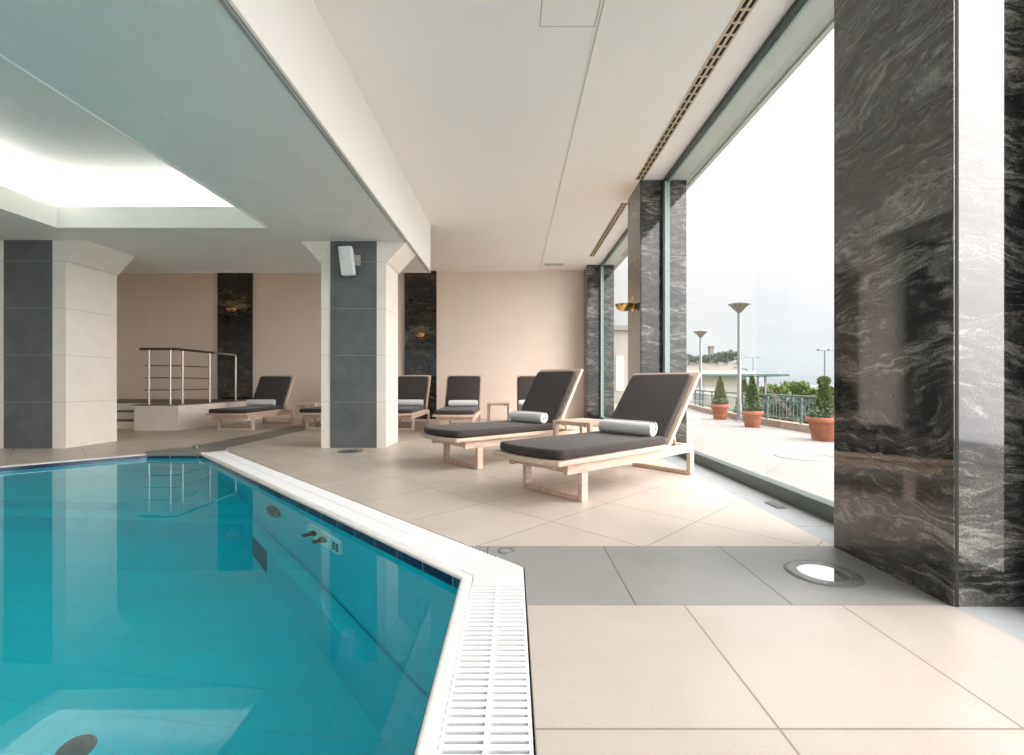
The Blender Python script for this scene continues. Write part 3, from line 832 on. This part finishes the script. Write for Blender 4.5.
for x, y in ((-6.95, 8.82), (-6.54, 8.82), (-6.42, 8.98), (-6.42, 9.78), (-6.42, 10.7)):
    b = MB(); b.tube([lp(x, y, 0), lp(x, y, zt - .02)], .020, 12); b.lathe([(.045, 0), (.045, .008), (.02, .012)], 16, loc=lp(x, y, 0)); b.build('post', M['chrome'], t, smooth=True)
b = MB(); b.tube([lp(-7.12, 8.82, zt), lp(-6.50, 8.82, zt), lp(-6.44, 8.84, zt), lp(-6.42, 8.90, zt), lp(-6.42, 9.9, zt)], .024, 12)
b.build('handrail_bar', M['bronze_rail'], t, smooth=True)
b = MB(); b.tube([lp(-6.42, 9.9, zt), lp(-6.42, 10.66, zt), lp(-6.42, 10.7, zt - .04)], .02, 12); b.build('handrail_bar', M['chrome'], t, smooth=True)
for k in (.30, .52, .74):
    b = MB(); z = zt * (1 - k); b.tube([lp(-7.03, 8.82, z), lp(-6.50, 8.82, z), lp(-6.44, 8.84, z), lp(-6.42, 8.90, z), lp(-6.42, 9.85, z)], .009, 8); b.build('rail_wire', M['bronze_rail'], t, smooth=True)

# ------------------------------------------------------------------ outside
ZT = -.25
b = MB(); b.poly([(2.15, Y_REAR - .1, ZT), (-14, Y_REAR - .1, ZT), (-14, -22, ZT), (9, -22, ZT), (9, 4, ZT), (6.9, 8, ZT), (6.95, 10.2, ZT), (7.0, 12.5, ZT), (7.05, 14, ZT), (7.5, 17.5, ZT), (8.15, 20.8, ZT), (9.2, 25, ZT), (2.15, 25, ZT)])  # part behind the hall is unseen, added to bounce daylight onto the ceiling
struct(b.build('ground_terrace', M['terrace'], fix=False))
path = [(6.70, 5.0), (6.72, 8), (6.78, 10.2), (6.83, 12.5), (6.92, 14), (7.35, 17.5), (8.0, 20.8), (9.0, 24.8)]
def along(path, step):
    out = []; acc = 0
    for (x0, y0), (x1, y1) in zip(path, path[1:]):
        l = math.hypot(x1 - x0, y1 - y0); s = acc
        while s < l:
            out.append((x0 + (x1 - x0) * s / l, y0 + (y1 - y0) * s / l)); s += step
        acc = s - l
    return out
b = MB()
rows = []
for dx, z in ((0, ZT - .02), (0, ZT + .17), (.24, ZT + .17), (.24, ZT - 1.2)): rows.append([(x + dx, y, z) for x, y in path])
loft(b, rows); struct(b.build('ground_curb', M['curb']))
t = thing('terrace_railing', 'low grey metal railing on the terrace curb', 'railing', (6.9, 13, ZT + .17))
base = Vector((6.9, 13, ZT + .17)); H = .66
off = [(x + .12, y) for x, y in path]
def rl(x, y, z): return (x - base.x, y - base.y, z)
b = MB(); b.tube([rl(x, y, H) for x, y in off], .028, 8); b.build('top_rail', M['rail_out'], t)
b = MB(); b.tube([rl(x, y, .09) for x, y in off], .016, 8); b.build('bottom_rail', M['rail_out'], t)
b = MB(); b.tube([rl(x, y, H - .14) for x, y in off], .014, 8); b.build('middle_rail', M['rail_out'], t)
for i, (x, y) in enumerate(along(off[1:-1], 1.55)):
    b = MB(); b.tube([rl(x, y, 0), rl(x, y, H)], .032, 8); b.build('post', M['rail_out'], t)
for i, (x, y) in enumerate(along(off[1:-1], .155)[:92]):
    b = MB(); b.tube([rl(x, y, .09), rl(x, y, H - .14)], .010, 6); b.build('baluster', M['rail_out'], t)

def leaves(b, n, fn, size, seed=1, up=.5):
    rnd = random.Random(seed)
    for _ in range(n):
        p, nrm = fn(rnd); p = Vector(p)
        d = (Vector(nrm).normalized() + Vector((rnd.uniform(-.7, .7), rnd.uniform(-.7, .7), rnd.uniform(-.4, .7) + up))).normalized()
        s = d.cross(Vector((rnd.uniform(-1, 1), rnd.uniform(-1, 1), rnd.uniform(-1, 1)))).normalized()
        l = size * rnd.uniform(.6, 1.3); w = l * .32
        q = [p, p + d * l * .5 + s * w, p + d * l, p + d * l * .5 - s * w]
        b.bm.faces.new([b.bm.verts.new(x) for x in q])
def conefn(z0, z1, r0, r1=.0, bulge=.0):
    def f(r):
        u_ = r.random() ** 1.5; z = z0 + (z1 - z0) * u_
        rad = (r0 * (1 - u_) + r1 * u_ + bulge * math.sin(u_ * 3.14)) * math.sqrt(r.uniform(.35, 1)); a = r.uniform(0, 6.283)
        return (rad * math.cos(a), rad * math.sin(a), z), (math.cos(a), math.sin(a), .35)
    return f
def ballfn(c, rx, rz):
    def f(r):
        v = Vector((r.gauss(0, 1), r.gauss(0, 1), r.gauss(0, 1))).normalized(); k = r.uniform(.55, 1) ** .5
        return (c[0] + v.x * rx * k, c[1] + v.y * rx * k, c[2] + v.z * rz * k), v
    return f
def pot_plant(x, y, rim, hgt, top, label, ball=False, s=1):
    t = thing('potted_conifer', label, 'potted plant', (x, y, ZT), 0, 'potted conifers on the terrace')
    b = MB(); r = rim
    b.lathe([(0, 0), (r * .66, 0), (r * .70, .02), (r * .88, hgt * .76), (r * .90, hgt * .78), (r * 1.0, hgt * .79), (r * 1.02, hgt * .82), (r * 1.02, hgt * .97), (r * .99, hgt), (r * .90, hgt), (r * .88, hgt * .9)], 32)
    b.build('pot', M['terracotta'], t, smooth=True)
    b = MB(); b.lathe([(0, hgt * .9), (r * .885, hgt * .9)], 24); b.build('soil', M['soil'], t)
    b = MB(); b.tube([(0, 0, hgt * .9), (0.01, 0, hgt + (top - hgt) * .5), (0, 0, top - .08)], [.03, .02, .006], 8); b.build('stem', M['bark'], t)
    b = MB()
    if ball:
        leaves(b, 2600, conefn(hgt + .05, top - .16, r * .62, .05), .05, 3); leaves(b, 700, ballfn((0, 0, top - .09), .10, .09), .04, 4)
    else: leaves(b, 3600, conefn(hgt + .02, top, r * .66, .0, .03), .05, int(x * 100))
    b.build('foliage', M['leaf'], t)
    b = MB(); leaves(b, 1100, ballfn((0, 0, hgt + .07), r * .88, .13), .055, 9); b.build('underplanting', M['leaf_pale'], t)
pot_plant(6.22, 9.24, .30, .47, 1.27, 'nearest terracotta potted plant with round topped tree, beside the big pillar', True)
pot_plant(6.25, 12.07, .255, .42, 1.31, 'middle terracotta pot with dark cone shaped conifer beside the lamp post')
pot_plant(6.56, 14.64, .265, .48, 1.35, 'farthest terracotta pot with cone shaped conifer on the terrace')

def lamp(x, y, top, label):
    t = thing('lamp_post', label, 'street lamp', (x, y, ZT), 0, 'terrace lamp posts'); h = top - ZT
    b = MB(); b.lathe([(.11, 0), (.11, .02), (.075, .05), (.07, .5), (.055, .55), (.05, h - .30), (.045, h - .24), (0, h - .24)], 20); b.build('post', M['metal_grey'], t, smooth=True)
    b = MB(); b.lathe([(.05, h - .28), (.08, h - .25), (.17, h - .14), (.27, h - .05), (.265, h - .045), (.165, h - .13), (.075, h - .235)], 28); b.build('shade', simple('smoked lamp glass', (.17, .16, .14), .25, .3), t, smooth=True)
    b = MB(); b.lathe([(.255, h - .07), (.30, h - .045), (.30, h - .02), (.20, h + .01), (0, h + .02)], 28); b.build('lid', M['metal_grey'], t, smooth=True)
    for k in range(4):
        a = k * 1.571 + .5; b = MB(); b.tube([(.06 * math.cos(a), .06 * math.sin(a), h - .27), (.29 * math.cos(a), .29 * math.sin(a), h - .05)], .012, 6); b.build('rib', M['metal_grey'], t)
lamp(6.66, 13.6, 3.25, 'tall grey lamp post with bowl head beside the middle potted conifer')
lamp(8.0, 19.7, 3.12, 'farther grey lamp post with bowl head near the window pillar')

def streetlight(x, y, zt_, wid, label, zg=-1.5):
    t = thing('street_light', label, 'street light', (x, y, zg)); h = zt_ - zg
    b = MB(); b.tube([(0, 0, 0), (0, 0, h)], [.10, .06], 8); b.build('post', M['metal_grey'], t)
    b = MB(); b.tube([(-wid * .5, 0, h), (wid * .5, 0, h)], .04, 6); b.build('arm', M['metal_grey'], t)
    for s in (-1, 1):
        b = MB(); b.box(s * wid * .5 - wid * .22, s * wid * .5 + wid * .22, -.15, .15, h - .03, h + .10, .03); b.build('lamp_head', M['metal_grey'], t)
streetlight(23.3, 34.5, 3.35, .75, 'double headed street light beyond the nearest potted plant')
streetlight(31.2, 60, 4.25, 1.5, 'small distant street light above the green canopy')

# ground beyond, sea
b = MB(); b.poly([(6.8, -14, -1.5), (70, -14, -1.5), (70, 95, -1.5), (-20, 95, -1.5), (-20, 25, -1.5), (6.8, 25, -1.5)]); struct(b.build('ground_lawn', M['ground'], fix=False))
b = MB(); b.poly([(-900, 95, -16), (2500, 95, -16), (2500, 4000, -16), (-900, 4000, -16)]); struct(b.build('ground_sea', M['sea'], fix=False))

# low pavilion with green canopy
t = thing('pavilion', 'low cream pavilion with a thin green canopy roof beyond the railing', 'building', (19, 40, -1.5))
b = MB(); b.box(-5.5, 1.2, 0, 8, 0, 3.05); b.build('wall', M['render_white'], t)
b = MB(); b.box(-5.8, 1.6, -.8, 8.5, 3.12, 3.42); b.build('roof_slab', simple('pale roof edge', (.42, .44, .43), .6), t)
b = MB(); b.box(-5.8, 4.4, -.9, 4, 2.98, 3.16, .02); b.build('canopy', M['roof_green'], t)
b = MB(); b.box(-5.5, .9, .6, 8, 3.42, 4.25); b.build('parapet', M['render_white'], t)
for x in (1.9, 2.35, 3.0):
    b = MB(); b.box(x - .07, x + .07, .2, .34, 0, 3.0); b.build('post', M['metal_grey'], t)
b = MB(); b.tube([(2.0, .2, .8), (2.0, .2, 2.0), (1.3, .2, 3.6), (.2, .2, 3.75)], .06, 8); b.build('brace', M['roof_green'], t)
b = MB(); b.tube([(-.2, .5, 4.0), (-.2, .5, 5.1), (.65, .5, 5.1), (.65, .5, 4.0)], .05, 6); b.build('roof_frame', M['metal_grey'], t)
b = MB(); b.box(-4.6, -.9, -.03, .02, .9, 2.0); b.build('window_band', simple('pale shop glass', (.42, .44, .42), .3), t)
t = thing('chimney', 'grey tower rising behind the pavilion roof', 'tower', (25.7, 60, -1.5))
b = MB(); b.box(-.27, .27, -.27, .27, 0, 6.9, .05); b.build('shaft', simple('grey tower render', (.16, .16, .155), .8), t); b = MB(); b.box(-.32, .32, -.32, .32, 6.9, 7.2, .05); b.build('cap', simple('tower cap', (.12, .12, .12), .8), t)
rr = random.Random(5)
for i, (x, z) in enumerate(((15.3, 2.9), (16.5, 2.8), (17.7, 2.95), (18.6, 3.1), (19.3, 3.25))):
    b = MB(); leaves(b, 260, ballfn((0, 0, 0), .75, .34), .3, i)
    tag(b.build('roof_shrub', M['leaf_blue'], None, (x, 41, z)), ('brownish shrub on the pavilion roof, %s along the parapet' % ['first', 'second', 'middle', 'fourth', 'last'][i]), 'shrub', 'shrubs along the pavilion roof')
# pale building seen through the far window
t = thing('annex_building', 'pale building seen through the narrow far window', 'building', (7.0, 29, -1.5))
b = MB(); b.box(-2.4, 2.4, 0, 6, 0, 5.7); b.build('wall', M['render_white'], t)
b = MB(); b.box(-2.6, 2.6, -.25, 6.2, 5.7, 6.0); b.build('cornice', simple('grey cornice', (.22, .22, .21), .7), t)
b = MB(); b.box(-.55, -.05, -.05, .02, 1.9, 4.1); b.build('window', simple('pale window frame', (.50, .50, .48), .5), t)
# trees beyond
def tree(x, y, z, rx, rz, label, m='leaf_tree', n=900, size=.32, trunk=True, name='tree'):
    t = thing(name, label, 'tree', (x, y, -1.5), 0, None)
    b = MB(); leaves(b, n, ballfn((0, 0, z + 1.5), rx, rz), size, int(x * 10 + y))
    for k in range(5):
        a = k * 1.257; leaves(b, n // 6, ballfn((rx * .6 * math.cos(a), rx * .6 * math.sin(a), z + 1.5 + rz * .3), rx * .5, rz * .6), size, k + int(x))
    b.build('crown', M[m], t)
    b = MB(); b.tube([(0, 0, 0), (.05, 0, max(.3, z + 1.5 - rz * .3))], [.16, .1], 8); b.build('trunk', M['bark'], t)
    return t
tl = [(29.2, 52, -.75, 1.6, 1.3, 'leftmost green tree in the row beyond the railing'), (34.6, 57, -.5, 1.8, 1.5, 'tallest rounded green tree in the row beyond the railing'),
      (36.2, 53, -.85, 1.8, 1.2, 'broad green tree right of the tallest one in the row'), (41.5, 58.5, -.9, 1.9, 1.0, 'low green tree near the right end of the tree row'),
      (42.2, 54, -1.0, 1.7, .9, 'last low tree of the row, behind the nearest potted plant')]
for a in tl: tree(*a, n=1000, size=.38)
tree(11.6, 20.5, -.55, 1.1, .75, 'blue grey spreading shrub right behind the terrace railing', 'leaf_blue', 1300, .2, name='spreading_shrub')
tree(13.6, 22.2, -.6, .9, .7, 'second blue grey shrub behind the railing, farther right', 'leaf_blue', 900, .2, name='spreading_shrub')
tree(24.5, 33, -.9, 1.2, .5, 'low bright green bush beyond the railing next to the nearest pot', 'leaf_tree', 700, .22, name='low_bush')
t = thing('garden_conifer', 'slim dark conifer beyond the railing, left of the middle potted conifer', 'tree', (9.55, 19.1, -1.5))
b = MB(); leaves(b, 2600, conefn(.3, 2.5, .5, 0, .06), .1, 21); b.build('crown', M['leaf'], t)
b = MB(); b.tube([(0, 0, 0), (0, 0, 1.5)], .06, 8); b.build('trunk', M['bark'], t)
t = thing('manhole_cover', 'round pale manhole cover in the terrace paving', 'manhole cover', (4.55, 7.2, ZT))
b = MB(); b.lathe([(0, .004), (.36, .004), (.38, 0)], 40); b.build('lid', simple('manhole metal', (.24, .23, .22), .6), t); b = MB(); b.lathe([(.38, .0), (.385, .006), (.42, .006), (.425, 0)], 40); b.build('rim', simple('manhole rim', (.15, .145, .14), .6), t)

# ------------------------------------------------------------------ sky
w = bpy.data.worlds.new('overcast'); bpy.context.scene.world = w; w.use_nodes = True
nt = w.node_tree; bg = nt.nodes['Background']
tc = N(nt, 'ShaderNodeTexCoord'); d = tc.outputs['Generated']
x, y, z = sep(nt, d)
base = ramp(nt, z, [(0, (.38, .42, .45)), (.02, (.43, .465, .485)), (.10, (.50, .52, .53)), (.25, (.60, .60, .597)), (.52, (.70, .69, .68)), (.7, (1.3, 1.3, 1.3)), (.9, (3, 3, 3))])
mp = N(nt, 'ShaderNodeMapping'); L(nt, d, mp.inputs[0]); mp.inputs['Scale'].default_value = (1.2, 1.2, 4.5)
cl = noise(nt, mp.outputs[0], 2.2, 5, .55, .4)
cl = ramp(nt, cl, [(.3, (.93, .935, .945)), (.65, (1.04, 1.035, 1.03))])
col = mixc(nt, 1.0, mixc(nt, 1.0, base, cl, 'MULTIPLY'), (1.23, .965, 1.01), 'MULTIPLY')
sun = Vector((.80, -.36, .48)).normalized()
vm = N(nt, 'ShaderNodeVectorMath', operation='DOT_PRODUCT'); L(nt, d, vm.inputs[0]); vm.inputs[1].default_value = sun
lobe = math_(nt, 'POWER', math_(nt, 'MAXIMUM', vm.outputs['Value'], 0), 4.0)
lobe = math_(nt, 'MULTIPLY', lobe, 6.0)
glow = N(nt, 'ShaderNodeVectorMath', operation='SCALE'); glow.inputs[0].default_value = (1.27, .94, .95); L(nt, lobe, glow.inputs['Scale'])
tot = N(nt, 'ShaderNodeVectorMath', operation='ADD'); L(nt, col, tot.inputs[0]); L(nt, glow.outputs[0], tot.inputs[1])
L(nt, tot.outputs[0], bg.inputs['Color']); bg.inputs['Strength'].default_value = 1.0

# ------------------------------------------------------------------ camera and film
cam = bpy.data.cameras.new('camera'); co = bpy.data.objects.new('camera', cam); C.objects.link(co)
co.location = (0, 0, .9); co.rotation_euler = (R(90), 0, 0)
cam.sensor_width = 36; cam.lens = 36 * 462 / 1024; cam.shift_x = -1 / 1024; cam.shift_y = 5.5 / 1024
cam.clip_end = 6000; cam.clip_start = .05
sc = bpy.context.scene; sc.camera = co
sc.view_settings.view_transform = 'Standard'; sc.view_settings.look = 'None'
sc.view_settings.exposure = 1.12; sc.view_settings.gamma = 1; sc.view_settings.use_curve_mapping = False
cy = sc.cycles
cy.max_bounces = 14; cy.diffuse_bounces = 8; cy.glossy_bounces = 6; cy.transmission_bounces = 8; cy.transparent_max_bounces = 16
cy.caustics_refractive = True; cy.caustics_reflective = True; cy.blur_glossy = .6
cy.sample_clamp_indirect = 12; cy.use_denoising = True
try: cy.denoiser = 'OPENIMAGEDENOISE'; cy.denoising_input_passes = 'RGB_ALBEDO_NORMAL'
except Exception: pass
